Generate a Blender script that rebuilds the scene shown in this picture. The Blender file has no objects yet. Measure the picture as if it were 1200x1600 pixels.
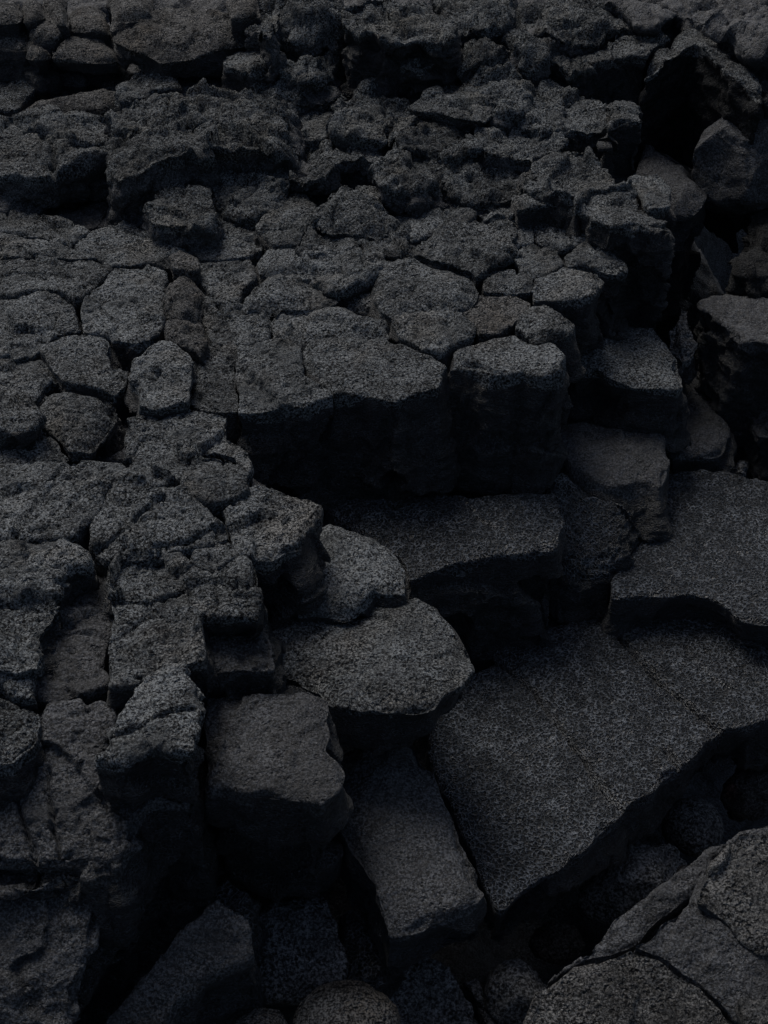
import bpy, math, random
import numpy as np

# ---------------------------------------------------------------- scene, camera, light
scene = bpy.context.scene
C = scene.collection
random.seed(7)
CAM_H = 3.4
PITCH = math.radians(40)
FOC = 2198.0            # focal length in pixels of the 1200x1600 photograph
cam_d = bpy.data.cameras.new('camera')
cam = bpy.data.objects.new('camera', cam_d)
C.objects.link(cam)
cam.location = (0, 0, CAM_H)
cam.rotation_euler = (math.pi / 2 - PITCH, 0, 0)
cam_d.sensor_fit = 'VERTICAL'
cam_d.sensor_height = 24
cam_d.lens = FOC / 1600 * 24
cam_d.clip_end = 500
cam_d.clip_start = 0.05
scene.camera = cam
scene.render.resolution_x = 768
scene.render.resolution_y = 1024

SUN_EL, SUN_AZ = 52, -28      # azimuth from +Y (away from the camera), negative = left
world = bpy.data.worlds.new('World')
scene.world = world
world.use_nodes = True
nt = world.node_tree
sky = nt.nodes.new('ShaderNodeTexSky')
sky.sky_type = 'NISHITA'
sky.sun_disc = False
sky.sun_elevation = math.radians(SUN_EL)
sky.sun_rotation = math.radians(SUN_AZ)
sky.air_density = 1.0
sky.dust_density = 4.0
sky.ozone_density = 1.0
bg = nt.nodes['Background']
bg.inputs['Strength'].default_value = 0.05
nt.links.new(sky.outputs[0], bg.inputs['Color'])
sl = bpy.data.lights.new('sun', 'SUN')
sl.energy = 1.5
sl.angle = math.radians(28)
sl.color = (1.0, 0.97, 0.93)
so = bpy.data.objects.new('sun', sl)
C.objects.link(so)
so.rotation_euler = (math.radians(90 - SUN_EL), 0, math.radians(180 - SUN_AZ) )
scene.view_settings.view_transform = 'Standard'
scene.view_settings.look = 'None'
scene.view_settings.gamma = 1
scene.view_settings.exposure = 0.42

# ---------------------------------------------------------------- numpy noise
rs = np.random.RandomState(11)
PERM = rs.permutation(256).astype(np.int32)
PERM = np.concatenate([PERM, PERM, PERM])
_g = rs.normal(size=(256, 3)); _g /= np.linalg.norm(_g, axis=1)[:, None]
GR = _g.astype(np.float32)
RND = rs.rand(256, 6).astype(np.float32)

def _h(i, j, k):
    return PERM[PERM[PERM[i & 255] + (j & 255)] + (k & 255)]

def perlin(p):
    i = np.floor(p).astype(np.int32); f = (p - i).astype(np.float32)
    u = f * f * f * (f * (f * 6 - 15) + 10)
    out = 0
    for a in (0, 1):
        wx = u[:, 0] if a else 1 - u[:, 0]
        for b in (0, 1):
            wy = u[:, 1] if b else 1 - u[:, 1]
            for c in (0, 1):
                wz = u[:, 2] if c else 1 - u[:, 2]
                g = GR[_h(i[:, 0] + a, i[:, 1] + b, i[:, 2] + c)]
                d = g[:, 0] * (f[:, 0] - a) + g[:, 1] * (f[:, 1] - b) + g[:, 2] * (f[:, 2] - c)
                out = out + wx * wy * wz * d
    return out * 1.6

def fbm(p, octv=3, gain=0.5):
    s = 0; a = 1.0; q = p
    for _ in range(octv):
        s = s + a * perlin(q); q = q * 2.03 + 7.7; a *= gain
    return s

def cells(p):
    """2-D cell edge distance: thin joints and hairline cracks."""
    i = np.floor(p).astype(np.int32)
    f1 = np.full(len(p), 9e9, np.float32); f2 = f1.copy()
    for a in (-1, 0, 1):
        for b in (-1, 0, 1):
            r = RND[_h(i[:, 0] + a, i[:, 1] + b, i[:, 0] * 0 + 5)]
            d = p[:, :2] - (i[:, :2] + np.array([a, b]) + r[:, :2])
            dd = np.sqrt((d * d).sum(1))
            f2 = np.minimum(f2, np.maximum(dd, f1)); f1 = np.minimum(f1, dd)
    return f2 - f1

def facets(p):
    """Cellular planes: each cell has a random height and tilt (fracture faces)."""
    i = np.floor(p).astype(np.int32)
    best = np.full(len(p), 9e9, np.float32); val = np.zeros(len(p), np.float32)
    for a in (-1, 0, 1):
        for b in (-1, 0, 1):
            for c in (-1, 0, 1):
                h = _h(i[:, 0] + a, i[:, 1] + b, i[:, 2] + c)
                r = RND[h]
                d = p - (i + np.array([a, b, c]) + r[:, :3])
                dd = (d * d).sum(1)
                v = (r[:, 3] - .5) * .9 + (d * GR[h]).sum(1) * 1.1
                m = dd < best
                best = np.where(m, dd, best); val = np.where(m, v, val)
    return val

# ---------------------------------------------------------------- photograph tracing helpers
cp, sp_ = math.cos(PITCH), math.sin(PITCH)
def ray(px, py):
    x = (px - 600) / FOC; y = -(py - 800) / FOC
    return np.array([x, cp + y * sp_, -sp_ + y * cp])      # forward (0,cp,-sp), up (0,sp,cp)

def at(px, py, z):
    r = ray(px, py)
    t = (z - CAM_H) / r[2]
    return np.array([r[0] * t, r[1] * t, z])

def on_plane(pts, z, gx, gy, anchor=None):
    c = np.mean([at(x, y, z) for x, y in pts], axis=0)
    if anchor:                       # the plane passes through this point instead
        a = at(anchor[0], anchor[1], z); c[2] = a[2] + gx * (c[0] - a[0]) + gy * (c[1] - a[1])
    n = np.array([-gx, -gy, 1.0])
    o = np.array([0, 0, CAM_H]); out = []
    for x, y in pts:
        r = ray(x, y)
        t = np.dot(n, c - o) / np.dot(n, r)
        out.append(o + r * t)
    return np.array(out), c

def resample(P, step):
    out = []
    n = len(P)
    for i in range(n):
        a, b = P[i], P[(i + 1) % n]
        k = max(1, int(round(np.linalg.norm((b - a)[:2]) / step)))
        for j in range(k):
            out.append(a + (b - a) * j / k)
    return np.array(out)

def inset(P, d):
    Q = P.copy(); n = len(P)
    a = np.roll(P, 1, 0); b = np.roll(P, -1, 0)
    t = (b - a)[:, :2]; t /= np.linalg.norm(t, axis=1)[:, None] + 1e-9
    nrm = np.stack([-t[:, 1], t[:, 0]], 1)                  # inward for counter-clockwise
    Q[:, :2] += nrm * d
    return Q

def poly_dist(V, P):
    """horizontal distance of each vertex to the outline P (positive inside and outside)."""
    best = np.full(len(V), 9e9, np.float32)
    n = len(P)
    for i in range(n):
        a = P[i, :2]; b = P[(i + 1) % n, :2]; ab = b - a
        t = np.clip(((V[:, :2] - a) @ ab) / (ab @ ab + 1e-12), 0, 1)
        d = V[:, :2] - (a + t[:, None] * ab)
        best = np.minimum(best, (d * d).sum(1))
    return np.sqrt(best)

# ---------------------------------------------------------------- materials
def N(nt, t, **kw):
    n = nt.nodes.new(t)
    for k, v in kw.items():
        setattr(n, k, v)
    return n

def rock_mat(name, lo, hi, tint=(1, 1, 1), rough=(.75, .95), spec=.18, grain=115, pit=48, pit_s=.6,
             net=0.0, net_scale=75, bump=.5, wet=0.0, streak=0.0, patch=None):
    m = bpy.data.materials.new(name); m.use_nodes = True
    nt = m.node_tree; L = nt.links.new
    b = nt.nodes['Principled BSDF']
    geo = N(nt, 'ShaderNodeTexCoord'); oi = N(nt, 'ShaderNodeObjectInfo')
    off = N(nt, 'ShaderNodeVectorMath', operation='SCALE'); off.inputs['Scale'].default_value = 7.3
    comb = N(nt, 'ShaderNodeCombineXYZ')
    for k in range(3): L(oi.outputs['Random'], comb.inputs[k])
    L(comb.outputs[0], off.inputs[0])
    add = N(nt, 'ShaderNodeVectorMath', operation='ADD')
    L(geo.outputs['Object'], add.inputs[0]); L(off.outputs[0], add.inputs[1])
    P = add.outputs[0]
    if streak:
        mp = N(nt, 'ShaderNodeMapping'); mp.inputs['Scale'].default_value = (1, 1, 2.5)
        mp.inputs['Rotation'].default_value = (.2, .12, 0)
        L(P, mp.inputs['Vector']); PS = mp.outputs[0]
    else:
        PS = P
    def noise(scale, detail=4, rough_=.6, src=None, lac=2.0):
        n = N(nt, 'ShaderNodeTexNoise'); n.inputs['Scale'].default_value = scale
        n.inputs['Detail'].default_value = detail; n.inputs['Roughness'].default_value = rough_
        n.inputs['Lacunarity'].default_value = lac
        L(src or P, n.inputs['Vector']); return n.outputs['Fac']
    def ramp(f, a, b_, c0=0.0, c1=1.0):
        n = N(nt, 'ShaderNodeMapRange'); n.inputs[1].default_value = a; n.inputs[2].default_value = b_
        n.inputs[3].default_value = c0; n.inputs[4].default_value = c1
        L(f, n.inputs[0]); return n.outputs[0]
    def math_(op, a, b_):
        n = N(nt, 'ShaderNodeMath', operation=op)
        for k, v in enumerate((a, b_)):
            if isinstance(v, (int, float)): n.inputs[k].default_value = v
            else: L(v, n.inputs[k])
        return n.outputs[0]
    g1 = noise(grain, 4, .8)                       # mineral grain
    g2 = noise(11, 5, .62)                          # weathering patches
    g3 = noise(2.6, 3, .5)
    val = math_('MULTIPLY', ramp(g1, .42, .60, .10, 1.7), ramp(g2, .3, .7, .62, 1.35))
    ve = N(nt, 'ShaderNodeTexVoronoi'); ve.inputs['Scale'].default_value = grain * .85      # dark flecks, the shade of small pits put into the colour
    L(P, ve.inputs['Vector'])
    fl = math_('MAXIMUM', ramp(ve.outputs['Distance'], .20, .40, .03, 1), ramp(noise(grain * .10, 3, .6), .50, .62, 1, .0))
    val = math_('MULTIPLY', val, fl)
    vb = N(nt, 'ShaderNodeTexVoronoi'); vb.inputs['Scale'].default_value = grain * .40       # coarser dark flecks in swarms, painted as the shade in larger vesicles
    L(P, vb.inputs['Vector'])
    val = math_('MULTIPLY', val, math_('MAXIMUM', ramp(vb.outputs['Distance'], .16, .34, .05, 1), ramp(noise(grain * .045, 3, .6), .46, .60, 0, 1)))
    val = math_('MULTIPLY', val, ramp(g3, .35, .65, .8, 1.2))
    val = math_('MULTIPLY', val, ramp(oi.outputs['Random'], 0, 1, .88, 1.14))
    mixc = N(nt, 'ShaderNodeMix', data_type='RGBA')
    mixc.inputs['A'].default_value = (lo * tint[0], lo * tint[1], lo * tint[2], 1)
    mixc.inputs['B'].default_value = (hi * tint[0], hi * tint[1], hi * tint[2], 1)
    worn = math_('MULTIPLY', ramp(noise(4.7, 4, .6), .48, .62, 0, 1), ramp(oi.outputs['Random'], 0, 1, .25, .85))
    wm = N(nt, 'ShaderNodeMix'); L(worn, wm.inputs['Factor'])      # worn patches with a quieter grain
    L(val, wm.inputs['A']); L(ramp(val, 0, 1.7, .45, .95), wm.inputs['B']); val = wm.outputs['Result']
    val = math_('POWER', val, 1.35)
    L(ramp(val, .06, 1.9), mixc.inputs['Factor'])
    col = mixc.outputs['Result']
    if patch:                                       # brown iron staining / dust with a shape of its own
        mp2 = N(nt, 'ShaderNodeMix', data_type='RGBA'); mp2.blend_type = 'MULTIPLY'
        pn = noise(3.4, 5, .6)
        L(ramp(pn, .52, .68, 0, 1), mp2.inputs['Factor']); L(col, mp2.inputs['A'])
        mp2.inputs['B'].default_value = (*patch, 1); col = mp2.outputs['Result']
    L(col, b.inputs['Base Color'])
    # roughness
    rr = ramp(noise(24, 4, .6), .35, .65, rough[0], rough[1])
    L(rr, b.inputs['Roughness'])
    b.inputs['Specular IOR Level'].default_value = spec
    # bump: vesicles + grain
    v1 = N(nt, 'ShaderNodeTexVoronoi'); v1.inputs['Scale'].default_value = pit
    wn = N(nt, 'ShaderNodeTexNoise'); wn.inputs['Scale'].default_value = pit * .9; wn.inputs['Detail'].default_value = 2
    L(PS, wn.inputs['Vector'])
    wa = N(nt, 'ShaderNodeVectorMath', operation='MULTIPLY_ADD')
    wa.inputs[1].default_value = (1.1 / pit,) * 3; L(wn.outputs['Color'], wa.inputs[0]); L(PS, wa.inputs[2])
    L(wa.outputs[0], v1.inputs['Vector'])
    pits = ramp(v1.outputs['Distance'], .10, .42, 0, 1)
    keep = ramp(noise(pit * .23, 3, .6), .42, .56)
    pits = math_('MAXIMUM', pits, math_('SUBTRACT', 1, keep))
    h = math_('MULTIPLY', pits, .014 * pit_s)
    h = math_('ADD', h, math_('MULTIPLY', noise(grain * .6, 4, .75, PS), .020 * bump))
    h = math_('ADD', h, math_('MULTIPLY', noise(24, 5, .65, PS), .034 * bump))
    if net:
        v2 = N(nt, 'ShaderNodeTexVoronoi', feature='DISTANCE_TO_EDGE'); v2.inputs['Scale'].default_value = net_scale
        wa2 = N(nt, 'ShaderNodeVectorMath', operation='MULTIPLY_ADD')
        wa2.inputs[1].default_value = (1.4 / net_scale,) * 3
        L(wn.outputs['Color'], wa2.inputs[0]); L(PS, wa2.inputs[2]); L(wa2.outputs[0], v2.inputs['Vector'])
        ne = ramp(v2.outputs['Distance'], .0, .30, 1, 0)
        h = math_('ADD', h, math_('MULTIPLY', ne, .013 * net))
        pale = N(nt, 'ShaderNodeMix', data_type='RGBA')     # wet glints on the mesh of ridges, painted pale
        L(math_('MULTIPLY', ramp(v2.outputs['Distance'], .02, .13, 1, 0), ramp(noise(12, 5, .7), .40, .60, .40 * net, net)), pale.inputs['Factor'])
        L(col, pale.inputs['A']); pale.inputs['B'].default_value = (.19 * tint[0], .195 * tint[1], .20 * tint[2], 1)
        L(pale.outputs['Result'], b.inputs['Base Color'])
    bp = N(nt, 'ShaderNodeBump'); bp.inputs['Distance'].default_value = 1.0; bp.inputs['Strength'].default_value = 1.0
    L(h, bp.inputs['Height'])
    L(bp.outputs[0], b.inputs['Normal'])
    if wet:
        b.inputs['Coat Weight'].default_value = wet
        b.inputs['Coat Roughness'].default_value = .32
        L(bp.outputs[0], b.inputs['Coat Normal'])
    return m

MAT = {
 'dry':    rock_mat('weathered_basalt', .004, .235, (.93, 1.0, 1.045), pit=46, pit_s=1.8, bump=.8, patch=(1.08, 1.0, .92)),
 'crag':   rock_mat('scoria_basalt', .004, .235, (.93, 1.0, 1.045), pit=36, pit_s=2.2, bump=1.2, patch=(1.08, 1.0, .90)),
 'dense':  rock_mat('dense_or_shaded_basalt', .006, .105, (.95, 1.0, 1.10), rough=(.5, .8), pit=60, pit_s=.5, bump=.55, spec=.4),  # dense rock, also the darker stand-in for shade on crag sides and bottom rocks
 'wet':    rock_mat('wet_basalt', .0025, .030, (.93, 1.0, 1.10), rough=(.28, .46), spec=.5, pit=60, pit_s=.6, net=1.0, net_scale=56, bump=.8, wet=.06),
 'side':   rock_mat('damp_shaded_basalt', .003, .024, (.93, 1.0, 1.10), rough=(.40, .62), spec=.35, pit=50, pit_s=.7, bump=1.0, net=.45, net_scale=70, streak=1, wet=.25),  # damp side faces, with the shade of unlit sides put into the colour
 'brown':  rock_mat('brownish_basalt', .006, .17, (1.0, 1.0, .99), pit=44, pit_s=1.8, bump=.8, patch=(1.1, .99, .87)),
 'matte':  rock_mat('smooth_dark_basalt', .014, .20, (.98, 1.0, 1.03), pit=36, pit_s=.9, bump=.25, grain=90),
 'deep':   rock_mat('shaded_wall_basalt', .004, .034, (.95, 1.0, 1.06), rough=(.7, .9), pit=50, pit_s=.7, bump=.8, spec=.15),  # darker copy of the dense basalt, gully shade put into its colour
 'red':    rock_mat('iron_stained_basalt', .014, .13, (1.05, .97, .95), pit=45, pit_s=1.0, bump=.7, patch=(1.9, .65, .55)),
}

# ---------------------------------------------------------------- rock builder
STYLE = {   # a1 f1: large lumps, fa ff: facets, a3 f3: small, bev: chipped rim, terr: terraces, hole: centimetre pits
 'pave':   dict(a1=.020, f1=2.8, fa=.022, ff=3.6, a3=.006, f3=20, bev=.010, hole=.007, dome=.005, out=.013, gap=-.006),
 'crag':   dict(a1=.020, f1=2.4, fa=.060, ff=3.0, a3=.009, f3=15, bev=.014, hole=.008, dome=.0, out=.026, gap=-.030),
 'slab':   dict(a1=.010, f1=2.4, fa=.008, ff=3.5, a3=.004, f3=22, bev=.016, hole=.003, dome=.006, out=.016, gap=.0),
 'block':  dict(a1=.026, f1=2.4, fa=.050, ff=2.9, a3=.007, f3=17, bev=.030, hole=.004, dome=.006, out=.020, gap=.003),
}
SEED = [0]

def tag(o, label, cat, group=None):
    o['label'] = label; o['category'] = cat
    if group: o['group'] = group

def finish(name, V, F, mats, mat_idx, origin):
    me = bpy.data.meshes.new(name)
    me.vertices.add(len(V)); me.vertices.foreach_set('co', (V - origin).astype(np.float32).ravel())
    me.loops.add(F.size); me.loops.foreach_set('vertex_index', F.astype(np.int32).ravel())
    me.polygons.add(len(F))
    me.polygons.foreach_set('loop_start', np.arange(0, F.size, F.shape[1], dtype=np.int32))
    for m in mats: me.materials.append(m)
    me.polygons.foreach_set('material_index', mat_idx.astype(np.int32))
    me.polygons.foreach_set('use_smooth', np.ones(len(F), bool))
    me.update(calc_edges=True); me.validate()
    o = bpy.data.objects.new(name, me)
    o.location = origin
    C.objects.link(o)
    return o

def remeshed(verts, faces, voxel, smooth=2, sub=0):
    me = bpy.data.meshes.new('tmp'); me.from_pydata([tuple(v) for v in verts], [], faces); me.update()
    o = bpy.data.objects.new('tmp', me); C.objects.link(o)
    r = o.modifiers.new('r', 'REMESH'); r.mode = 'VOXEL'; r.voxel_size = voxel; r.adaptivity = 0
    if smooth:
        s = o.modifiers.new('s', 'SMOOTH'); s.factor = .5; s.iterations = smooth
    dg = bpy.context.evaluated_depsgraph_get()
    e = o.evaluated_get(dg).to_mesh()
    V = np.empty(len(e.vertices) * 3, np.float32); e.vertices.foreach_get('co', V); V = V.reshape(-1, 3)
    Nn = np.empty(len(e.vertices) * 3, np.float32); e.vertex_normals.foreach_get('vector', Nn); Nn = Nn.reshape(-1, 3)
    lt = np.empty(len(e.polygons), np.int32); e.polygons.foreach_get('loop_total', lt)
    li = np.empty(len(e.loops), np.int32); e.loops.foreach_get('vertex_index', li)
    assert (lt == 4).all() or len(lt) == 0, 'non quads'
    F = li.reshape(-1, 4).copy()
    V = V.copy(); Nn = Nn.copy()
    o.evaluated_get(dg).to_mesh_clear()
    bpy.data.objects.remove(o); bpy.data.meshes.remove(me)
    return V, Nn, F

def parse(s):
    out = [tuple(float(t) for t in q.split(',')) for q in s.split()]
    return [(-150.0 if x == 0 else 1350.0 if x == 1200 else x, y) for x, y in out]   # carry edge blocks on past the frame

def rock(name, label, pts, z, drop, style='pave', mat='dry', side='side', g=(0, 0), base=1.0, shift=(0, 0),
         cracks=(), group=None, cat=None, gap=None, jit=1.0, dome=None, vox=None, amp=1.0, joint=1.0, anchor=None, roof=None):
    """A block of rock: traced top outline at its real height, real thickness, broken rims and rough faces."""
    st = dict(STYLE[style])
    if dome is not None: st['dome'] = dome
    SEED[0] += 1
    rnd = random.Random(SEED[0])
    gx = g[0] + rnd.uniform(-.035, .035) * jit; gy = g[1] + rnd.uniform(-.035, .035) * jit
    P, c = on_plane(parse(pts), z + rnd.uniform(-.012, .012) * jit, gx, gy, anchor)
    if roof:                                            # two slopes falling away from a ridge
        xr = at(roof[0], roof[1], z)[0]
        P = []
        for x, y in parse(pts):
            zz = z
            for _ in range(30): zz = .5 * zz + .5 * (z - roof[2] * abs(at(x, y, zz)[0] - xr))
            q = at(x, y, zz); P.append((q[0], q[1], z))
        P = np.array(P); c = P.mean(0); gx = gy = 0
    area = 0.5 * np.sum(P[:, 0] * np.roll(P[:, 1], -1) - np.roll(P[:, 0], -1) * P[:, 1])
    if area < 0: P = P[::-1].copy()
    P = resample(P, .028)
    q = np.concatenate([P[:, :2], np.zeros((len(P), 1))], 1)
    w = st['out']
    for k, (f, a) in enumerate(((7, w), (15, w * .75), (34, w * .4))):
        P[:, 0] += perlin(q * f + 3.1 + k) * a; P[:, 1] += perlin(q * f + 31.7 + k) * a
    P = inset(P, st['gap'] if gap is None else gap)
    n = len(P)
    dist = np.linalg.norm(c - np.array([0, 0, CAM_H]))
    v = vox or min(.018, max(.0075, dist * .0016))
    bot = P.copy()
    cc = P.mean(0)
    bot[:, :2] = cc[:2] + (bot[:, :2] - cc[:2]) * base + np.array(shift)
    bot[:, 2] = min(P[:, 2].min(), c[2]) - drop
    mid = P * .55 + bot * .45
    k = 1 + .10 * rnd.uniform(-1, 1)
    mid[:, :2] = cc[:2] * .5 + mid[:, :2] - cc[:2] * .5 + perlin(mid * 3.0 + SEED[0])[:, None] * .03
    verts = np.concatenate([P, mid, bot])
    faces = [list(range(n)), [2 * n + i for i in range(n)][::-1]]
    for lv in (0, 1):
        for i in range(n):
            j = (i + 1) % n; o0 = lv * n
            faces.append([o0 + i, o0 + n + i, o0 + n + j, o0 + j])
    V, Nn, F = remeshed(verts, faces, v)
    # height below the (tilted) top plane, distance from rim
    top = c[2] + gx * (V[:, 0] - c[0]) + gy * (V[:, 1] - c[1])
    t = top - V[:, 2]
    Pc = P if len(P) < 60 else P[::2]
    d = poly_dist(V, Pc)
    up = np.clip(Nn[:, 2], 0, 1)
    seed = SEED[0] * 3.17
    W = V + seed
    # domed, sagging top
    size = math.sqrt(abs(area))
    rim = np.clip(1 - d / (size * .32), 0, 1)
    istop = np.clip(1 - t / .06, 0, 1)
    V[:, 2] -= istop * rim ** 2 * st['dome'] * (1 + 1.3 * perlin(W * 3.3))

    # chipped rims: irregular chamfer
    b = st['bev'] * (.35 + 3.2 * np.clip(perlin(W * 4.3) + .05, 0, 1)) + st['bev'] * .9 * perlin(W * 15)
    ex = np.clip(b - (d + np.maximum(t, 0)), 0, None)
    cen = cc[:2] - V[:, :2]; cen /= np.linalg.norm(cen, axis=1)[:, None] + 1e-6
    V[:, 2] -= ex * .62; V[:, :2] += cen * (ex * .5)[:, None]
    # surface relief
    warp = W + .05 * np.stack([perlin(W * 6), perlin(W * 6 + 9), perlin(W * 6 + 19)], 1)
    A = amp
    Wc = V if style in ('pave', 'slab') else W          # broad swells run on across the cracks
    Dn = st['a1'] * A * fbm(Wc * st['f1'], 3, .55) + st['fa'] * A * facets((warp - W + Wc) * st['ff']) + st['a3'] * fbm(W * st['f3'], 3, .6)
    if style in ('crag',):
        Q = V * np.array([2.6, 3.6, 0]) + np.array([0, 0, 40.5])
        Q = Q + .25 * np.stack([perlin(Q * 2.5), perlin(Q * 2.5 + 7), 0 * Q[:, 0]], 1)
        r1 = fbm(Q, 4, .52) * 1.2 + .35 * perlin(Q * .5 + 3)
        lay = (np.floor(r1 * 4.5) + np.clip((r1 * 4.5 - np.floor(r1 * 4.5)) * 3.5, 0, 1)) / 4.5
        V[:, 2] += .075 * A * (lay - .1 * r1) * np.clip(1 - t / .18, 0, 1)      # broken layers, one step above the next
        Dn += .012 * A * (-np.abs(perlin(W * 9 + 3)) + .25)
    hn = perlin(W * 34 + 5)
    Dn -= st['hole'] * (.3 + .7 * joint) * np.clip((hn - .28) * 4, 0, 1) * 2.2
    # vertical faces: hackly horizontal striations
    sd = 1 - up
    Dn += sd * .008 * perlin(W * np.array([5, 5, 30.0])) + sd * .026 * fbm(W * np.array([5, 5, 8.0]), 4, .55)
    Dn += sd * np.clip((t - .03) / .08, 0, 1) * .075 * min(A, 1.2) * facets(warp * np.array([2.1, 2.1, 2.8]) + 5)
    if style in ('crag', 'pave'):                       # hairline joints of their own inside each block
        qq = V * (5.0 if style == 'crag' else 3.6) + .16 * np.stack([perlin(V * 7), perlin(V * 7 + 5), 0 * V[:, 0]], 1)
        qq[:, 2] = 0
        ed = cells(qq + seed)
        msk = np.clip(perlin(W * 1.9 + 77) * 4 + (.6 if style == 'crag' else -.2), 0, 1)
        V[:, 2] -= (.028 if style == 'crag' else .018) * np.clip(1.2 - ed / .055, 0, 1) * msk * (t < .1) * joint
    Nl = Nn.copy()
    if style in ('pave', 'slab'):                       # keep the cracks between neighbours tight
        Nl[:, :2] *= (.25 + .75 * np.clip((t - .05) / .15, 0, 1))[:, None]
    V = V + Nl * Dn[:, None]
    if roof: V[:, 2] -= roof[2] * np.abs(V[:, 0] - xr)
    for ck in cracks:
        ck = [ck] if isinstance(ck, str) else list(ck); w0 = .008; dep = .035
        if isinstance(ck[0], (int, float)): w0 = ck.pop(0); dep = max(.035, w0 * 3.5)
        Q, _ = on_plane(parse(ck[0]) + parse(pts), z, gx, gy)
        Q = Q[:len(parse(ck[0]))]
        best = np.full(len(V), 9e9)
        jx = V[:, :2] + .012 * np.stack([perlin(V * 14), perlin(V * 14 + 8)], 1)
        for a, b_ in zip(Q[:-1, :2], Q[1:, :2]):
            ab = b_ - a
            tt = np.clip(((jx - a) @ ab) / (ab @ ab), 0, 1)
            dd = jx - (a + tt[:, None] * ab)
            best = np.minimum(best, (dd * dd).sum(1))
        best = np.sqrt(best)
        V[:, 2] -= dep * np.clip(1.25 - best / w0, 0, 1) * (t < .12)
    # materials: top faces, and side faces darkened to stand in for shade
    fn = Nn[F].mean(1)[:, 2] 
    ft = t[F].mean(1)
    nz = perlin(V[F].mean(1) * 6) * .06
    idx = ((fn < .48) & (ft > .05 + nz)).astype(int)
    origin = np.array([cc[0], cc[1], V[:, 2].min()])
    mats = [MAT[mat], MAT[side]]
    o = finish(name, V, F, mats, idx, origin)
    tag(o, label, cat or name.replace('_', ' ').split()[-1], group)
    return o

def boulder(name, label, px, py, z, rx, ry, rz, rot=0, mat='matte', style='round', amp=1.0, facet=.03, group=None, cat='boulder', lumps=.06, tilt=0):
    """A loose stone: a squashed ball with flat fracture faces; z is the height of its centre."""
    SEED[0] += 1
    import mathutils
    c = at(px, py, z)
    import bmesh
    bm = bmesh.new(); bmesh.ops.create_icosphere(bm, subdivisions=3, radius=1)
    R = mathutils.Euler((tilt, tilt * .5, rot)).to_matrix()
    vs = np.array([R @ mathutils.Vector((v.co.x * rx, v.co.y * ry, v.co.z * rz)) for v in bm.verts]) + c
    fs = [[v.index for v in f.verts] for f in bm.faces]; bm.free()
    dist = np.linalg.norm(c - np.array([0, 0, CAM_H]))
    V, Nn, F = remeshed(vs, fs, max(.0075, dist * .0019), 2)
    W = V + SEED[0] * 3.17
    s = (rx + ry) / 2
    rl = np.random.RandomState(SEED[0])
    if facet > 0:                                   # cut with random planes
        for k in range(9):
            n = rl.normal(size=3); n[2] = abs(n[2]) * .6; n /= np.linalg.norm(n)
            ext = math.sqrt((n[0] * rx) ** 2 + (n[1] * ry) ** 2 + (n[2] * rz) ** 2)
            off = ext * rl.uniform(.62, .92)
            h = (V - c) @ n - off
            V = V - n * (np.clip(h, 0, None) * .92)[:, None]
    D = lumps * s * fbm(W * (1.3 / s), 3) + facet * s * facets(W * (1.6 / s)) + .003 * fbm(W * 22, 3)
    D -= .004 * np.clip((perlin(W * 30) - .3) * 4, 0, 1)
    V = V + Nn * D[:, None] * amp
    origin = np.array([c[0], c[1], V[:, 2].min()])
    o = finish(name, V, F, [MAT[mat]], np.zeros(len(F), int), origin)
    tag(o, label, cat, group)
    return o

# ---------------------------------------------------------------- the setting: bedrock under and between the blocks
CTRL = [  # photo x, y and height of the bedrock there
 (-100,1650,-1.2),(100,1500,-1.3),(300,1500,-1.6),(450,1480,-1.7),(650,1550,-1.9),(850,1500,-2.1),(1000,1350,-2.1),
 (1150,1200,-2.1),(1250,1100,-2.0),(1050,1500,-2.0),(1250,1600,-2.0),(900,1150,-1.9),(750,1200,-1.7),(600,1200,-1.5),(400,1200,-1.2),
 (100,1200,-.9),(100,900,-.4),(300,900,-.5),(100,650,-.38),(300,600,-.42),(100,450,-.35),(300,400,-.32),(500,450,-.38),(600,550,-.6),
 (750,450,-.45),(900,430,-.6),(450,700,-.8),(650,750,-1.1),(900,600,-1.2),(500,900,-.8),(700,900,-1.3),(950,800,-1.6),(1100,900,-1.6),
 (1100,650,-1.5),(1180,600,-2.3),(1140,450,-2.4),(1100,400,-2.2),(1060,200,-1.2),(1200,300,-2.0),(1200,150,-.8),(1000,150,-.5),
 (850,300,-.35),(700,300,-.2),(500,250,-.08),(300,200,-.06),(100,220,-.1),(100,310,-.18),(60,125,-.03),(150,125,.0),(300,115,.02),
 (450,150,.02),(600,135,.10),(700,140,.08),(800,180,-.05),(900,110,-.1),(600,200,.02),(800,60,.2),(600,20,.3),(400,20,.25),(200,20,.15),(0,20,.1),
 (1000,20,-.1),(1200,20,-.2),(600,-150,.5),(0,-150,.5),(1200,-150,.1),(1400,400,-1.5),(1400,800,-1.8),(-200,400,-.3),(-200,900,-.4)]
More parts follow.
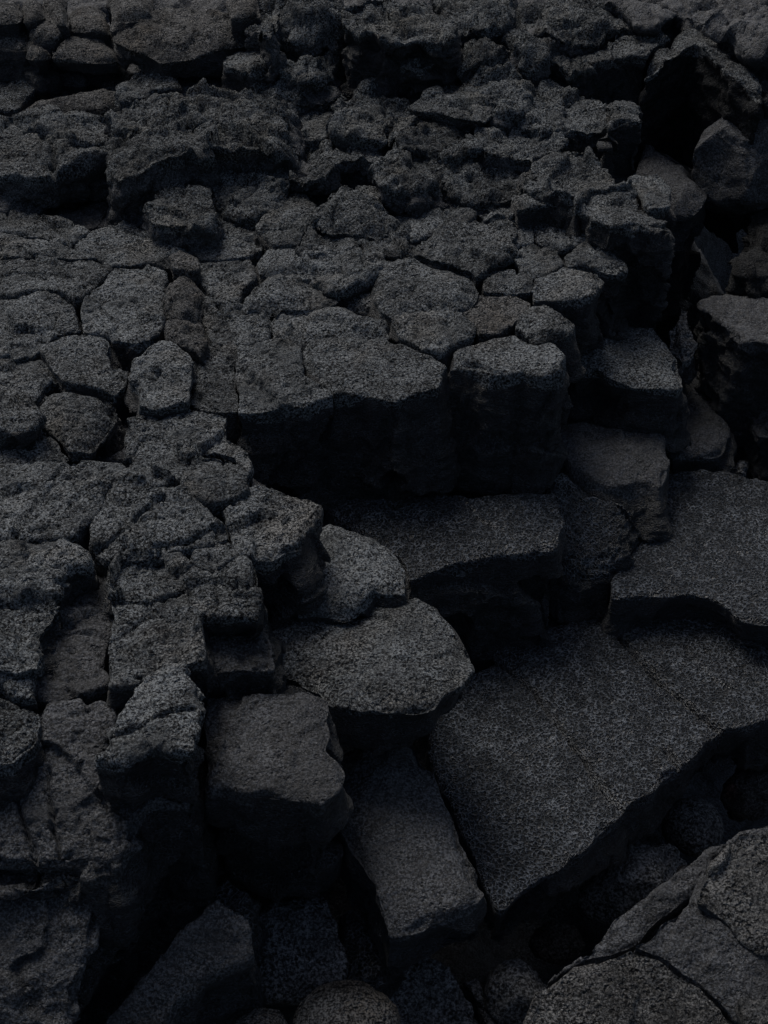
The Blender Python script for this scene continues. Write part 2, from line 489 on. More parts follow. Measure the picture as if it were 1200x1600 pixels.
def bedrock():
    K = np.array([at(*c) for c in CTRL])
    def grid(xs, ys):
        X, Y = np.meshgrid(xs, ys)
        p = np.stack([X.ravel(), Y.ravel(), np.zeros(X.size)], 1)
        Z = np.zeros(len(p)); Wt = np.zeros(len(p))
        for k in K:
            d2 = (p[:, 0] - k[0]) ** 2 + (p[:, 1] - k[1]) ** 2 + .01
            w = 1 / d2 ** 1.8; Z += w * k[2]; Wt += w
        Z /= Wt
        amp = np.clip((p[:, 1] - 4) / 3, .35, 1)
        Z += amp * (.06 * fbm(p * 2.2, 4) + .045 * facets(p * 3.5 + .05 * perlin(p * 6)[:, None]) + .02 * fbm(p * 12, 3))
        r1 = fbm(p * 4 + 9, 3); Z += amp * .05 * (np.floor(r1 * 4) + np.clip((r1 * 4 - np.floor(r1 * 4)) * 3, 0, 1)) / 4
        p[:, 2] = Z
        return p, len(xs), len(ys)
    xs = np.concatenate([np.linspace(-60, -5, 40, endpoint=False), np.linspace(-5, 5, 460), np.linspace(5, 60, 41)[1:]])
    ys = np.concatenate([np.linspace(-30, .6, 20, endpoint=False), np.linspace(.6, 13, 600), np.linspace(13, 120, 60)[1:]])
    p, nx, ny = grid(xs, ys)
    i = np.arange(nx * ny).reshape(ny, nx)
    F = np.stack([i[:-1, :-1].ravel(), i[:-1, 1:].ravel(), i[1:, 1:].ravel(), i[1:, :-1].ravel()], 1)
    o = finish('ground', p, F, [MAT['dense']], np.zeros(len(F), int), np.zeros(3))
    o['kind'] = 'structure'
bedrock()

# ---------------------------------------------------------------- the rocks
R = rock
GP = 'cracked basalt paving blocks of the ledge'
GT = 'rounded stacked blocks behind the ledge at top left'
GC = 'rough scoria blocks of the upper terrace'
GL = 'smooth wet slabs of the lower step'
GE = 'columnar blocks along the broken rim'
GB = 'loose stones in the dark gap'
GF = 'foreground rocks at lower right'
GN = 'distant rocks beyond the gully at top right'
GLL = 'pitted blocks of the near left ledge'

# -- top left: stacked rounded blocks
def top(label, pts, z, drop=.2, **k):
    k.setdefault('style', 'slab'); k.setdefault('dome', .05); k.setdefault('mat', 'brown')
    return R('basalt_block', label, pts, z, drop, group=GT, cat='rock', **k)
top('largest flat topped slab at the top left, overhanging a long black gap', '176,28 176,50 205,68 250,82 290,80 345,66 385,52 402,42 395,18 355,22 330,8 300,-5 250,-2 225,12 190,18', .42, .16, g=(0, .06), style='pave', base=.9)
top('squarish block just left of the deep vertical crack at the top edge', '106,4 150,-4 165,12 170,42 135,43 108,36', .40, .3)
top('broad rounded block whose bulging front hangs over the sandy recess', '80,62 108,45 170,44 182,62 188,80 150,84 120,84 82,80', .32, .16, base=.92)
top('small rounded cube of rock between two bigger blocks', '34,62 58,56 77,60 79,78 56,84 35,78', .30, .2)
top('low hexagonal block behind the broad bulging one', '47,32 75,18 100,28 108,40 88,53 60,54 45,48', .36, .25)
top('pale topped block at the left edge above the dark hollow', '0,28 25,22 42,38 45,52 32,62 0,62', .34, .22)
top('dim block in the top left corner', '0,-8 30,-6 32,20 0,26', .46, .3)
top('narrow block beside the top left corner block', '33,-8 66,-6 66,14 46,28 34,22', .45, .3)
top('small block squeezed behind the squarish one at the top edge', '67,-8 104,-8 105,26 96,27 76,16 68,10', .45, .3)
top('flat rock at the top edge behind the large slab', '164,-10 238,-12 240,12 205,18 175,16', .50, .3)
top('lighter small slab behind the right end of the large slab', '352,-6 405,-10 404,16 360,18', .52, .3)
top('low rounded stone in the dark recess under the stacked blocks', '158,126 168,110 192,102 212,118 196,134 172,136', .10, .2)
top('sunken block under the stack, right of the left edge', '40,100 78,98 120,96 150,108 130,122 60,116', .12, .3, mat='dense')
# -- second row, left
R('basalt_block', 'layered block at the left edge below the sandy recess', '0,120 45,122 55,135 32,152 28,166 0,170', .12, .25, 'pave', group=GC, cat='rock', g=(0, .1))
R('lava_slab', 'long smooth pillow shaped slab with a small chip on its back', '33,168 38,150 60,141 120,136 160,128 200,134 196,155 160,166 100,166 60,172', .16, .25, 'slab', 'brown', group=GC, cat='rock', dome=.06, g=(0, .15))
R('scoria_block', 'dark cubic block standing just right of the pillow shaped slab', '193,132 240,114 262,117 268,140 230,146 196,148', .22, .3, 'crag', 'crag', group=GC, cat='rock', amp=.5)
R('basalt_block', 'pale two layered block left of the short upright column', '268,122 330,107 345,113 343,135 315,145 270,148', .17, .25, 'pave', group=GC, cat='rock')
R('basalt_column', 'short upright column against the right end of the large top slab', '345,84 370,72 404,70 440,80 432,98 395,103 375,106 352,96', .34, .3, 'block', 'dry', group=GC, cat='rock', amp=.6)

# -- upper terrace: rough scoria
def cr(label, pts, z, drop=.3, name='scoria_block', **k):
    k.setdefault('style', 'crag'); k.setdefault('mat', 'crag'); k.setdefault('side', 'dense')  # steep faces take a darker basalt, their shade put into the colour
    return R(name, label, pts, z, drop, group=GC, cat='rock', **k)
cr('broad rough mass at the left edge with a rounded dark front', '0,195 60,172 130,165 172,178 176,215 178,245 120,262 85,272 0,262', .20, .22, g=(0, .08), style='pave', amp=2.2, cracks=[(.02, '0,215 60,205 120,222 176,215'), (.015, '84,272 84,230 60,205')])
cr('thick ridge of rough rock right of the dark notch, with a brownish nose', '180,172 240,150 300,160 322,225 296,243 252,262 190,285 176,270 178,215', .24, .32, g=(0, .06), cracks=[(.015, '180,210 250,205 300,208')], amp=.8)
cr('craggy rock in the middle of the left terrace below the upright column', '300,152 350,140 432,150 436,225 410,240 365,238 325,240 318,200', .22, .35)
cr('steep crumbling hollow below the crag, facing the viewer', '325,245 400,236 436,240 462,282 425,318 395,338 350,325 330,290', .10, .25, g=(0, .25), amp=.9)
cr('lumpy knob shaped like a paw in front of the ridge', '232,326 250,312 285,293 318,300 338,330 320,352 275,350 242,342', .11, .25, amp=.55)
cr('rough corner piece left of the small triangular slab', '400,118 432,112 465,122 468,150 440,170 404,172', .20, .3)
cr('small triangular slab with smooth pale top below the black cave', '473,130 495,122 520,130 540,150 530,164 492,162', .16, .2, style='pave')
cr('smooth pale oval patch of rock in the middle of the terrace', '434,180 470,165 520,165 532,195 500,216 440,218 430,200', .13, .25, style='pave')
cr('spongy rock right of the smooth pale oval', '532,165 580,148 650,172 640,205 590,215 535,208', .17, .3)
cr('thin slab with an undercut black lip in the upper terrace', '636,162 690,130 720,125 760,130 790,150 788,176 750,188 690,176 645,170', .24, .14, style='pave', amp=1.6, base=.75, shift=(0, .1))
cr('rough block under the thin undercut slab', '632,200 680,190 730,190 748,215 742,240 700,248 640,236', .17, .25, amp=.8)
cr('crumbly rock with deep holes in the centre of the terrace', '510,212 590,218 632,212 636,240 590,258 520,255', .12, .3)
cr('rough shoulder above the knob of the pavement', '436,225 505,220 518,258 500,285 455,282', .12, .3)
cr('low jagged rock with a horizontal split, centre of the terrace', '584,262 636,242 688,252 684,278 655,292 600,296', .14, .2)
cr('layered rough rock right of the horizontally split one', '685,258 740,245 800,250 838,262 832,290 785,300 735,298', .12, .25)
cr('sloping rough slab in the right half of the terrace', '748,205 800,190 862,195 874,215 832,240 760,245', .18, .25, amp=.7)
cr('boulder like crag above the sloping slab', '735,102 790,98 812,130 820,155 795,168 770,150 738,128', .28, .35)
cr('long ramp of rough rock running down to the leaning tooth', '792,88 850,110 896,142 866,168 868,200 825,192 800,160', .22, .35, amp=.8)
cr('dark arched hollow rock in the upper middle, left of the black cave', '430,60 480,48 530,62 524,100 500,120 450,118', .28, .35)
cr('big craggy block with a black front, top middle', '535,16 600,2 668,2 702,34 700,46 640,52 600,56 570,48 540,38', .50, .42, amp=.8, side='side', base=.95)
cr('right half of the black fronted block, with a rounded shoulder', '622,60 660,50 702,48 708,62 700,84 650,90 625,82', .38, .34, amp=.6, side='side')
cr('ragged rock at the top edge left of the black fronted block', '425,6 480,-4 530,4 532,24 500,44 462,50 438,40', .46, .4)
cr('ragged spire at the top edge beside the light slab', '404,-10 426,-10 430,30 418,62 402,40', .50, .35)
cr('rough rock at the top edge right of the black fronted block', '690,-6 750,-14 800,-6 800,25 750,42 708,30', .44, .35)
cr('stepped rough rock below the top edge, upper middle right', '706,44 760,40 800,36 812,70 790,92 735,98 708,80', .34, .4)
cr('spongy boulder at the top edge, right of centre', '800,30 838,20 850,55 846,90 812,84', .36, .4)
cr('long rough shelf at the top edge left of the dark smooth slab', '840,38 858,4 900,-6 985,14 987,38 950,42 938,52 892,54 858,50', .46, .35, amp=.8)
cr('block with a black front below the long rough shelf', '848,72 870,56 898,58 925,88 902,100 862,90', .34, .4, side='side', amp=.6)
cr('smooth topped step beside the black front, upper right', '896,60 948,54 962,72 985,92 928,96 904,82', .36, .4, style='pave', side='side')
cr('angular rough block left of the peaked rock', '960,50 985,41 1024,42 1030,60 1006,80 964,74', .42, .45, side='side', amp=.6)

# -- leaning tooth and the rim at upper right
R('scoria_block', 'low rough block with a sunlit grey top left of the leaning tooth', '864,162 882,153 925,156 948,170 950,192 930,200 890,200 866,182', .22, .3, 'crag', 'crag', 'side', group=GE, cat='rock', amp=.5)
R('tooth_rock', 'leaning tooth shaped rock with a pale notched crest and black front', '945,172 960,155 985,152 1004,163 1009,186 990,184 962,188 946,200', .30, .42, 'block', 'crag', 'side', group=GE, cat='rock', amp=.6, base=.85)
R('basalt_column', 'big smooth dark column beyond the rim beside the gully', '995,262 1008,212 1050,228 1082,250 1106,282 1106,300 1090,318 1055,322 1030,300', -.08, 1.0, 'slab', 'dense', group=GE, cat='rock', dome=.08, g=(.0, .2))
R('basalt_column', 'tall column of the rim with a black flat face to its front', '900,318 920,290 975,282 1008,312 1022,328 1050,336 1049,350 1000,345 960,352 925,342', .16, .62, 'block', 'dry', group=GE, cat='rock', amp=.5)
R('basalt_block', 'small cube tucked behind the tall rim column', '983,272 1030,268 1048,284 1046,318 1020,324 1004,300', .17, .4, 'pave', group=GE, cat='rock')
R('lava_slab', 'rough pale slab above the long low face of the rim', '832,262 880,236 918,240 962,276 942,284 900,300 860,296', .20, .25, 'crag', 'crag', group=GE, cat='rock', amp=.5)
R('basalt_block', 'dark fronted block left of the narrow black slit', '798,305 838,296 880,300 898,308 892,322 845,318 806,326', .15, .2, 'pave', 'dry', 'side', group=GE, cat='rock')
R('basalt_block', 'rough block joining the terrace to the tall rim column', '902,302 940,284 985,282 978,290 922,296 900,320', .19, .25, 'pave', group=GE, cat='rock')

# -- distant rocks across the gully
def far(label, pts, z, drop, name='rock', **k):
    k.setdefault('style', 'block'); k.setdefault('mat', 'dense')
    return R(name, label, pts, z, drop, group=GN, cat='rock', **k)
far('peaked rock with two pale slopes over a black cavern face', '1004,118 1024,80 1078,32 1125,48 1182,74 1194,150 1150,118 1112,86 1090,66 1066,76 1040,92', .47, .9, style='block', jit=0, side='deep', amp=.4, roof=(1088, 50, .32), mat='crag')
far('ribbed flat shelf in the top right corner', '1040,4 1090,-14 1200,-16 1200,92 1180,74 1130,46 1078,26', .50, .6, style='crag', mat='dense', amp=.9)
far('smooth dark slab leaning at the top edge beside the shelf', '948,2 1000,-12 1060,-6 1064,20 1030,38 990,36 986,14', .50, .4)
far('dim rock at the right edge behind the peaked rock', '1180,80 1200,72 1200,170 1192,150', .34, .8)
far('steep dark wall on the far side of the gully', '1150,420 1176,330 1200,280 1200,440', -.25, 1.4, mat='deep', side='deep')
far('large dark block with a dull top at the right edge across the gully', '1096,478 1110,460 1150,460 1200,476 1200,560 1160,525 1120,495', -.35, 1.2, mat='dense', amp=.5)
far('dim narrow block below it, against the right edge', '1172,590 1186,578 1200,578 1200,700 1185,670 1174,640', -.75, 1.0, mat='dense', amp=.5)
far('small upright wedge standing in the gully mouth', '1047,500 1060,476 1076,480 1086,530 1080,552 1064,560 1050,534', -.45, .5, mat='matte', amp=.4, g=(0, .3))
far('little angular stone lodged between the lower slabs and the gully', '1134,716 1146,704 1168,716 1162,734 1140,734', -.95, .3, mat='matte', amp=.3)

# -- main pavement
def pv(label, pts, z=0.0, drop=.30, **k):
    k.setdefault('style', 'pave'); k.setdefault('jit', .6)
    return R(k.pop('name', 'basalt_block'), label, pts, z, drop, group=GP, cat='paving block', **k)
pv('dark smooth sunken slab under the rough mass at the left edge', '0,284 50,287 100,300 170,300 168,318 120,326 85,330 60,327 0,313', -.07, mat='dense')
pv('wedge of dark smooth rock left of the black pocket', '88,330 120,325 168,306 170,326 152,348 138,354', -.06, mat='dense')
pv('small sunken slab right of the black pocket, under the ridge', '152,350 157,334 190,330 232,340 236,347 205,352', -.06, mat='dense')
pv('flat block at the left edge with a step along its front', '0,315 60,329 90,333 140,358 110,379 65,365 0,351', .01, cracks=['60,330 90,350 110,379'])
pv('low block at the left edge between two thin cracks', '0,353 65,367 108,382 150,400 100,398 60,398 0,396', 0)
pv('large fissured block at the left edge with a crumbled front', '0,400 60,401 140,401 173,416 140,452 118,470 100,457 60,452 30,460 0,468', .02, cracks=['0,432 60,425 120,430'])
pv('block at the left edge with a brown lichen patch', '0,471 30,464 80,461 113,480 126,512 82,520 62,543 20,557 0,557', .02)
pv('big grey hexagonal block with a black notch under its front', '129,478 142,456 152,450 180,418 230,416 262,427 256,445 252,470 255,492 250,518 215,530 180,526 160,519 130,516', .03)
pv('long flat block with curved back edge, left part of the pavement', '116,383 145,358 178,350 230,346 270,360 298,384 285,394 262,412 225,412 178,411 150,399', .01, cracks=['175,352 230,372 298,384'])
pv('lichen speckled block behind the small upright knob', '287,352 310,340 350,334 395,350 412,374 408,388 390,399 350,404 312,399 296,384', 0)
pv('speckled block right of the upright knob', '316,406 350,406 393,404 400,428 375,448 368,474 332,455 312,436 302,412', 0)
pv('small upright loaf shaped knob with rounded sides', '257,442 272,427 298,426 311,450 307,488 276,495 258,480 254,460', .07, mat='brown', dome=.035)
pv('tiny broken stone just behind the upright knob', '264,400 285,388 308,402 310,422 290,420 270,414', .05, mat='brown')
pv('small tilted slab below the upright knob', '259,502 315,500 320,530 312,554 292,540 262,525', .06, mat='brown')
pv('squarish block right of the loaf shaped knob', '314,458 368,476 418,480 419,528 386,536 330,530 318,498', 0, cracks=['340,480 360,495'])
pv('small rounded block among the speckled ones', '404,396 416,385 455,381 474,395 464,417 426,424 406,415', .03, dome=.04)
pv('smooth semicircular dome shaped block', '373,472 390,441 420,423 470,421 504,440 529,464 500,473 440,476 382,477', .03, dome=.045)
pv('long bar shaped block in the middle of the pavement', '423,492 440,476 500,476 530,473 570,486 610,493 602,520 540,521 500,524 465,529 431,521', .02, dome=.035)
pv('rugged broken block with a dark hollow front, centre', '470,420 482,397 520,382 560,372 588,400 574,429 540,448 520,448 498,434', .05, style='crag', amp=.45)
pv('small triangular filler block under the rounded boulder top', '534,457 560,436 583,434 600,468 610,486 570,482 540,474', -.02)
pv('broad rounded boulder topped block with a crescent hollow', '592,407 640,397 700,411 740,426 749,441 734,468 716,476 670,476 616,485 602,476 588,455 584,428', .06, dome=.04)
pv('wedge shaped block with a dark cut face hanging over the rim', '613,500 622,488 680,481 720,483 743,500 738,520 712,533 690,548 655,538 628,518', .03, drop=.3)
pv('brown tinged block with gently folded top near the rim', '726,475 750,457 800,458 828,468 808,498 780,518 747,522 740,500 724,483', .01, mat='brown')
pv('small plain block bordered by a straight back crack', '757,428 775,414 800,417 828,432 833,452 800,455 756,450', .01)
pv('long block reaching the rim with a dark right hand face', '835,434 880,417 928,426 946,436 920,465 893,466 870,463 836,464 834,450', .02, drop=.45, side='side')
pv('speckled block behind the long rim block', '796,394 830,377 870,391 882,413 840,430 816,419', .02)
pv('corner block at the extreme right tip of the pavement', '886,396 920,377 955,386 979,408 977,424 950,424 916,409 885,412', .02, drop=.5, side='side')
pv('smooth flat block in front of the tall rim column', '830,350 845,336 900,341 944,364 930,375 880,386 840,373', .02)
pv('diamond shaped block at the rim with a shaded right face', '803,490 830,472 855,469 896,508 892,518 860,524 838,532 806,509', .02, drop=.5, side='side')
pv('shell topped rim column with a scalloped front edge', '712,540 760,521 800,511 840,535 862,527 886,555 872,574 846,582 815,577 800,583 770,577 735,567 706,566', .03, drop=.60, side='side', style='slab', base=1.22, shift=(-.04, -.05))
pv('widest flat topped rim block with a straight dark front', '469,540 480,528 520,522 600,525 640,541 670,555 699,571 688,598 655,609 625,622 590,619 560,612 519,611 514,600 490,579 471,560', .02, drop=.56, base=1.05, shift=(0, -.06), side='side', style='slab')
pv('rim block with a squared left part and long black front', '375,536 400,534 455,529 463,546 471,582 514,602 517,616 480,629 440,631 400,639 373,638 372,600 368,580 376,552', .02, drop=.56, base=1.05, shift=(0, -.06), side='side')
pv('rim block with dark hairline cracks, at the inner corner of the bay', '322,535 371,537 374,550 367,580 371,638 350,639 310,632 297,620 293,582 302,560', 0, drop=.56, base=1.05, shift=(0, -.06), side='side')
pv('raised pitted block with a pointed left corner', '206,560 245,532 270,532 299,560 292,608 290,623 250,636 220,628 214,605 202,590', .07, drop=.35, cracks=['206,575 240,590 250,575'])
pv('smooth topped block with a curved crack, left of the pitted corner block', '63,545 86,523 125,519 164,524 171,570 199,577 197,598 180,611 150,599 96,590 76,565', .03)
pv('heart shaped block with a rounded dark lower edge', '70,603 96,593 150,603 178,615 168,650 140,683 110,692 82,668 52,635', .03, dome=.05)
pv('block at the left edge with a crinkled surface', '0,562 60,559 75,567 94,590 66,600 48,636 20,614 0,600', .01)
pv('jagged raised knob at the left edge of the pavement', '0,625 25,618 42,645 43,672 20,668 0,680', .07, style='crag', amp=.5)
pv('flat triangular block below the jagged knob', '0,690 20,674 46,652 80,676 107,714 50,717 0,721', 0)
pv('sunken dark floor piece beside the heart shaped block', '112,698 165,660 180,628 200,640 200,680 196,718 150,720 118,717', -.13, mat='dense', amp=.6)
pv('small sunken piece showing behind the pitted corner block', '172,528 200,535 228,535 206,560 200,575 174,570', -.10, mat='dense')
pv('small dark rock at the corner of the sunken floor', '196,680 212,690 206,720 196,715', .02, drop=.3)

# -- middle: second row round the knob
pv('rough rounded hump with a pale crest, the tallest rock mid pavement', '506,312 540,290 575,296 600,322 594,345 560,350 520,340', .13, style='crag', amp=.5, dome=.06)
pv('broad rock sloping down from the rough hump', '472,376 490,345 522,328 598,335 625,356 636,384 600,388 560,370 520,380 480,393', .07, style='crag', amp=.45, g=(0, .08))
pv('long low block right of the rough hump, over a black gap', '606,318 680,306 745,326 741,338 690,355 640,374 632,354', .04, cracks=['700,350 690,330 740,326'])
pv('speckled block with a strong black crack on its right side', '398,350 432,298 478,300 498,316 482,343 460,378 430,378', .05)
pv('broad pale block with mixed bumps right of centre', '643,388 700,352 760,340 798,356 794,390 760,408 746,424 700,407 648,394', .04, style='crag', amp=.35)
pv('small bumpy block between the pale broad one and the terrace', '762,338 800,325 838,335 828,350 836,374 800,388 800,356', .03)
pv('rough slope piece under the terrace, right of centre', '745,308 798,300 806,326 800,340 762,336 748,326', .06, style='crag', amp=.5)
pv('low rough filler between hump and long low block', '560,295 585,296 640,300 680,304 606,318 600,318', .05, style='crag', amp=.4)

# -- near left ledge
def nl(label, pts, z=0.0, drop=.45, **k):
    k.setdefault('style', 'pave'); k.setdefault('mat', 'dry'); k.setdefault('amp', 1.5); k.setdefault('jit', .3); k.setdefault('gap', -.010)
    return R(k.pop('name', 'basalt_block'), label, pts, z, drop, group=GLL, cat='ledge block', **k)
nl('angular block with ragged right edge above the bay', '197,655 250,640 280,631 300,640 350,645 354,680 384,705 386,735 365,712 340,700 306,708 291,683 250,681 213,686', .02, side='side')
nl('heavily pitted block with cup sized holes', '213,691 250,684 289,685 304,710 298,730 280,745 246,762 205,768 204,725', .02, mat='crag')
nl('rounded overhanging block with a deep black shadow below its front', '296,725 312,712 345,711 370,723 387,740 384,764 360,783 325,788 297,778 290,758', .03, drop=.22, side='side')
nl('large plain block at the left edge with one thin diagonal crack', '0,726 60,719 190,723 196,742 160,772 153,800 110,838 75,845 25,848 0,842', .02, cracks=['100,725 60,780 25,848'])
nl('wide bumpy block in the middle of the near ledge', '157,800 165,778 200,748 245,766 290,764 297,784 345,822 356,836 300,853 270,861 200,869 172,872 145,858 147,820', .02, cracks=['150,858 240,800 290,766', '240,856 300,850 340,825'])
nl('block with sharp corner overhanging the bay, second from the rim', '352,802 385,771 400,758 440,766 475,776 496,790 494,805 479,820 466,853 440,860 425,868 372,868 363,840', .0, drop=.5, side='side')
nl('small five sided block behind the round cornered one', '301,861 340,843 355,838 367,870 330,887 305,880', .01)
nl('block with a rounded left corner and a rounded crack around it', '291,900 305,886 340,888 375,873 400,886 403,902 404,930 400,966 360,963 314,961 298,943', 0, side='side')
nl('big fissured block with a wavy front above the pointed rock', '180,877 205,869 265,863 300,884 290,905 299,950 312,965 314,1000 313,1028 290,1033 250,1038 206,1062 173,1068 169,1030 180,970 173,930 173,890', .01, cracks=['175,934 240,928 300,910'], amp=1.9)
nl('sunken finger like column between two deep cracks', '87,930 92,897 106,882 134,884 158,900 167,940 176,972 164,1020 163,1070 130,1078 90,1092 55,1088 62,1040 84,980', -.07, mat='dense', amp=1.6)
nl('large rugged block on the left edge with a craggy right side', '0,852 25,854 75,849 118,876 94,895 82,920 80,960 66,1000 52,1038 0,1038', .05, style='crag', amp=.5)
nl('small block at the left edge with a pale scar', '0,1042 50,1042 52,1090 26,1084 5,1064', -.02)
nl('wedge at the left edge beside the fork of two cracks', '0,1078 25,1100 54,1110 54,1150 20,1184 0,1195', -.05)
nl('huge sloping block at lower left with a fissured brow and dark flank', '60,1110 120,1096 170,1082 186,1086 180,1120 152,1172 220,1190 300,1225 292,1238 215,1270 200,1310 182,1350 100,1342 -70,1335 -70,1230 20,1190 56,1155', -.16, drop=1.3, side='side', mat='dense', style='block', amp=.6, g=(0, .42), cracks=['20,1190 25,1260 50,1310 60,1342', '75,1200 78,1260 90,1330'], base=1.05, shift=(0, -.05))
nl('pointed pyramid like rock with pale pitted top and dark front', '157,1172 182,1120 202,1070 250,1041 290,1034 302,1075 304,1115 299,1162 280,1168 240,1163 200,1180', .03, drop=1.2, side='side', style='block', amp=.5, g=(0, .05), cracks=['180,1140 240,1125 300,1110'])
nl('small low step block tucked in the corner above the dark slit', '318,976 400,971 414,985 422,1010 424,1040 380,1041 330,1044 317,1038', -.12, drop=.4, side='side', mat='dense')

# -- stepped blocks below the bay
def st(label, pts, z, drop, **k):
    k.setdefault('style', 'pave'); k.setdefault('mat', 'dry'); k.setdefault('side', 'side'); k.setdefault('joint', 0)
    return R(k.pop('name', 'basalt_block'), label, pts, z, drop, group='stepped blocks below the dark bay', cat='rock', **k)
st('rough grained slab with a bitten front edge, under the ledge corner', '468,880 480,848 496,821 515,813 560,829 608,848 628,880 630,914 605,918 580,912 560,934 545,951 500,949 470,951', -.26, .45, dome=.03)
st('wide oval slab with pale top hanging over a black hollow', '418,975 445,956 548,953 578,927 655,925 684,938 708,978 737,1016 742,1042 700,1070 676,1096 600,1107 540,1104 512,1098 500,1072 432,1042', -.32, .22, dome=.035, style='slab', base=.93)
st('squarish block with brown dusted front lip beside the vertical slit', '321,1083 400,1083 440,1080 465,1073 508,1088 510,1130 505,1160 534,1200 529,1230 500,1249 440,1244 380,1236 323,1226', -.24, .70, mat='dense', dome=.02, g=(0, .10), base=.82, shift=(-.03, .06))
st('long tilted slab with a rounded far end and shaded left flank', '515,1180 560,1152 633,1136 650,1165 680,1210 718,1290 760,1390 752,1405 700,1424 650,1444 612,1452 596,1410 560,1340 530,1290 502,1265 533,1228', -.72, .30, mat='dense', style='slab', dome=.035, g=(0, .12))
R('wet_slab', 'narrow wet shelf at the foot of the rim columns, centre', '505,795 520,780 640,768 780,768 868,768 880,810 872,850 830,862 760,868 720,875 685,885 642,904 626,870 560,824', -.50, .60, 'slab', 'wet', 'side', group=GL, cat='slab', shift=(.02, -.03), amp=1.6)
R('wet_block', 'wet dark rock beside the shelf with a jagged left edge', '852,772 862,735 900,745 960,760 1000,790 950,870 905,872 858,850', -.66, .8, 'block', 'wet', 'side', group=GL, cat='slab', shift=(.02, -.33), base=1.15, amp=.9, g=(0, .35))
R('basalt_block', 'pentagonal block set one step below the rim, right of the shell topped column', '886,560 905,503 930,494 965,502 1000,508 1020,502 1058,550 1067,580 1060,606 1020,603 985,598 960,590 935,575 902,578', -.34, .40, 'slab', 'dry', 'side', group=GE, cat='rock', dome=.02)
R('basalt_slab', 'second step below the pentagonal block, with a caved in front', '845,702 862,664 900,655 960,665 1036,680 1045,715 1034,758 1000,748 960,756 912,740 880,715', -.58, .74, 'slab', 'dense', 'side', group=GL, cat='slab', shift=(-.05, -.38), amp=1.5)
R('wet_slab', 'leaning triangular slab right of the pentagonal block', '1037,690 1050,640 1064,556 1106,592 1116,630 1144,666 1137,702 1100,705 1050,707', -.78, .14, 'slab', 'dense', 'side', group=GL, cat='slab', dome=.02)
R('wet_slab', 'large net textured slab at the right edge with a curved thick lip', '955,930 958,900 968,880 1000,835 1030,770 1040,732 1130,730 1170,745 1200,760 1200,985 1165,962 1130,932 1080,922 1000,926', -.80, .20, 'slab', 'wet', 'side', group=GL, cat='slab', dome=.02)
R('wet_slab', 'lower left slab of the wet step, bounded by a curved seam', '672,1150 700,1100 742,1046 776,1031 830,1075 878,1140 928,1210 973,1264 930,1304 850,1370 780,1418 762,1394 716,1280 672,1182', -.98, .28, 'slab', 'wet', 'side', group=GL, cat='slab', gap=-.003, dome=.004, jit=.0, cracks=[(.010, '776,1031 830,1075 879,1139 929,1209 974,1264')])
R('wet_slab', 'broad middle slab of the wet step, between curved seam and straight crack', '776,1030 760,1000 820,980 900,965 944,958 985,1012 1040,1072 1126,1140 1060,1200 974,1263 929,1207 879,1137 830,1073', -.98, .28, 'slab', 'wet', 'side', group=GL, cat='slab', gap=-.003, dome=.004, jit=.0, cracks=[(.015, '944,957 985,1012 1040,1072 1126,1140'), (.012, '1040,1170 1052,1185 1068,1202'), (.010, '776,1031 830,1075 879,1139 929,1209 974,1264')])
R('wet_slab', 'right hand slab of the wet step beyond the straight crack', '944,957 1000,930 1060,925 1200,985 1200,1086 1127,1139 1042,1071 988,1011', -.975, .28, 'slab', 'wet', 'side', group=GL, cat='slab', gap=.001, dome=.004, jit=.0, cracks=[(.015, '944,957 985,1012 1040,1072 1126,1140')])

# -- deep rocks, lower left and bottom
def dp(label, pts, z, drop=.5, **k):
    k.setdefault('style', 'block'); k.setdefault('mat', 'dense'); k.setdefault('side', 'side')  # darker basalt paints in the falloff of light towards the bottom
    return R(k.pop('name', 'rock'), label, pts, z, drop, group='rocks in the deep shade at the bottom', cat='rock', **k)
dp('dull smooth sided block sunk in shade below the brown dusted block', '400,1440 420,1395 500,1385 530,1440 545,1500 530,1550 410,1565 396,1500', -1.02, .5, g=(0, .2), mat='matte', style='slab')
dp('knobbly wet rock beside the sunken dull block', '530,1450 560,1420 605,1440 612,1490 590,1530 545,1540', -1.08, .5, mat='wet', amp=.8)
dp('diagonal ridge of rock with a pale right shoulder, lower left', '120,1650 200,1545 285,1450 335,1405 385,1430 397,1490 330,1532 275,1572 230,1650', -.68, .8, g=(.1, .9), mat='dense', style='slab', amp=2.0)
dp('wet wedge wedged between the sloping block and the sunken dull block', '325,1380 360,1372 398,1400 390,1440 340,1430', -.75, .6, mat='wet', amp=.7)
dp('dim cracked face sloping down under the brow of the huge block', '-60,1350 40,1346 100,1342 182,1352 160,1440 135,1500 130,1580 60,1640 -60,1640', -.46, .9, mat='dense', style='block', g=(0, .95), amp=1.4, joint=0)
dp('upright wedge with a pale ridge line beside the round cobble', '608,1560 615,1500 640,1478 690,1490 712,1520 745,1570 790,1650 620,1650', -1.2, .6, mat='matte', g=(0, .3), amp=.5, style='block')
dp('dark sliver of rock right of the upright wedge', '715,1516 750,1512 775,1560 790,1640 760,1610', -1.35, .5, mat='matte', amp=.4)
boulder('boulder', 'big pale boulder jutting from the right edge over the gully', 1168, 240, -.02, .33, .32, .36, .5, 'dense', group=GN, facet=.05, lumps=.10)
boulder('boulder', 'dark boulder leaning between wedge and foreground rock', 806, 1572, -1.42, .15, .17, .17, .4, 'matte', group=GB)
boulder('cobble', 'round grey green cobble at the bottom edge', 541, 1612, -1.0, .19, .18, .13, 0, 'brown', facet=0, lumps=.03, cat='cobble')
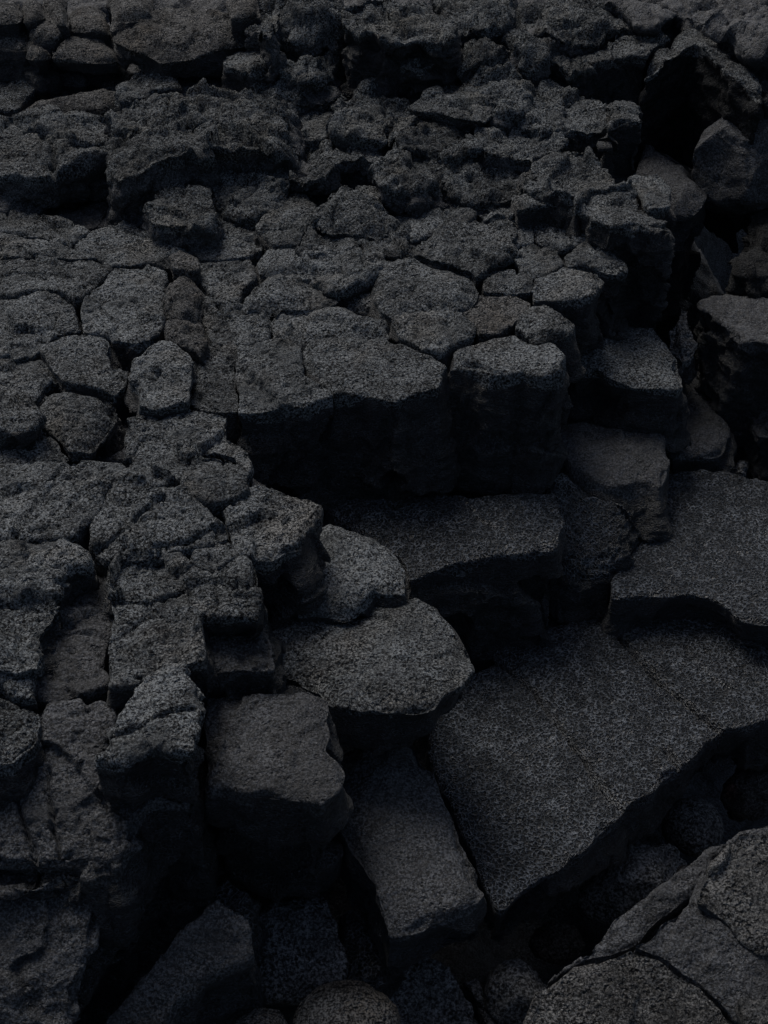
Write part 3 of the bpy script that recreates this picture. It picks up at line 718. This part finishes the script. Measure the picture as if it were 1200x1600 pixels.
boulder('stone', 'small brown pitted stone at the bottom edge left of the cobble', 412, 1622, -.95, .13, .10, .07, .3, 'brown', facet=.03, cat='stone')
boulder('boulder', 'smooth egg shaped boulder deep in the gap', 1082, 1292, -1.48, .135, .13, .11, .2, 'matte', facet=0, group=GB, lumps=.05)
boulder('boulder', 'angular faceted boulder with a pointed notch in the gap', 990, 1376, -1.42, .25, .17, .17, .35, 'matte', facet=.07, group=GB)
boulder('boulder', 'little boulder with a lit triangular face in the gap', 868, 1468, -1.55, .12, .10, .08, 0, 'brown', facet=.06, group=GB)
boulder('boulder', 'reddish iron stained rock in the far right of the gap', 1176, 1232, -1.52, .16, .13, .13, .5, 'red', facet=.11, group=GB)
boulder('boulder', 'knob of reddish rock touching the angular boulder', 1064, 1375, -1.42, .075, .07, .07, .5, 'red', facet=.06, group=GB)

# -- foreground right
FP = dict(jit=.15, gap=.005, g=(-.04, .26), anchor=(1000, 1500))
def fg(label, pts, z, drop=.9, **k):
    k.setdefault('style', 'pave'); k.setdefault('mat', 'brown'); k.setdefault('side', 'dense'); k.setdefault('amp', .8); k.setdefault('joint', 0)
    return R('foreground_rock', label, pts, z, drop, group=GF, cat='rock', **k)
fg('brown grey foreground block at the bottom, left of the winding crack', '818,1585 838,1545 900,1508 985,1478 1060,1514 1118,1558 1152,1600 1170,1690 800,1690', -.84, **FP)
fg('blue grey worn foreground block between the brownish one and the raised one', '986,1476 1040,1430 1086,1402 1112,1420 1182,1480 1200,1510 1200,1600 1152,1598 1116,1554 1060,1512', -.84, mat='dense', **FP)
fg('raised rounded foreground block against the right edge', '1092,1402 1110,1342 1160,1292 1200,1268 1200,1508 1184,1480 1130,1432', -.79, dome=.03, **FP)
fg('dark smooth sloping strip along the far side of the foreground rocks', '850,1536 920,1482 960,1432 1040,1371 1110,1321 1200,1254 1200,1270 1160,1294 1112,1342 1090,1402 1040,1430 985,1477 900,1508', -.90, mat='dense', amp=.6, **FP)
fg('small pale foreground piece in the bottom right corner', '1156,1560 1200,1545 1270,1690 1165,1690', -.79, **FP)
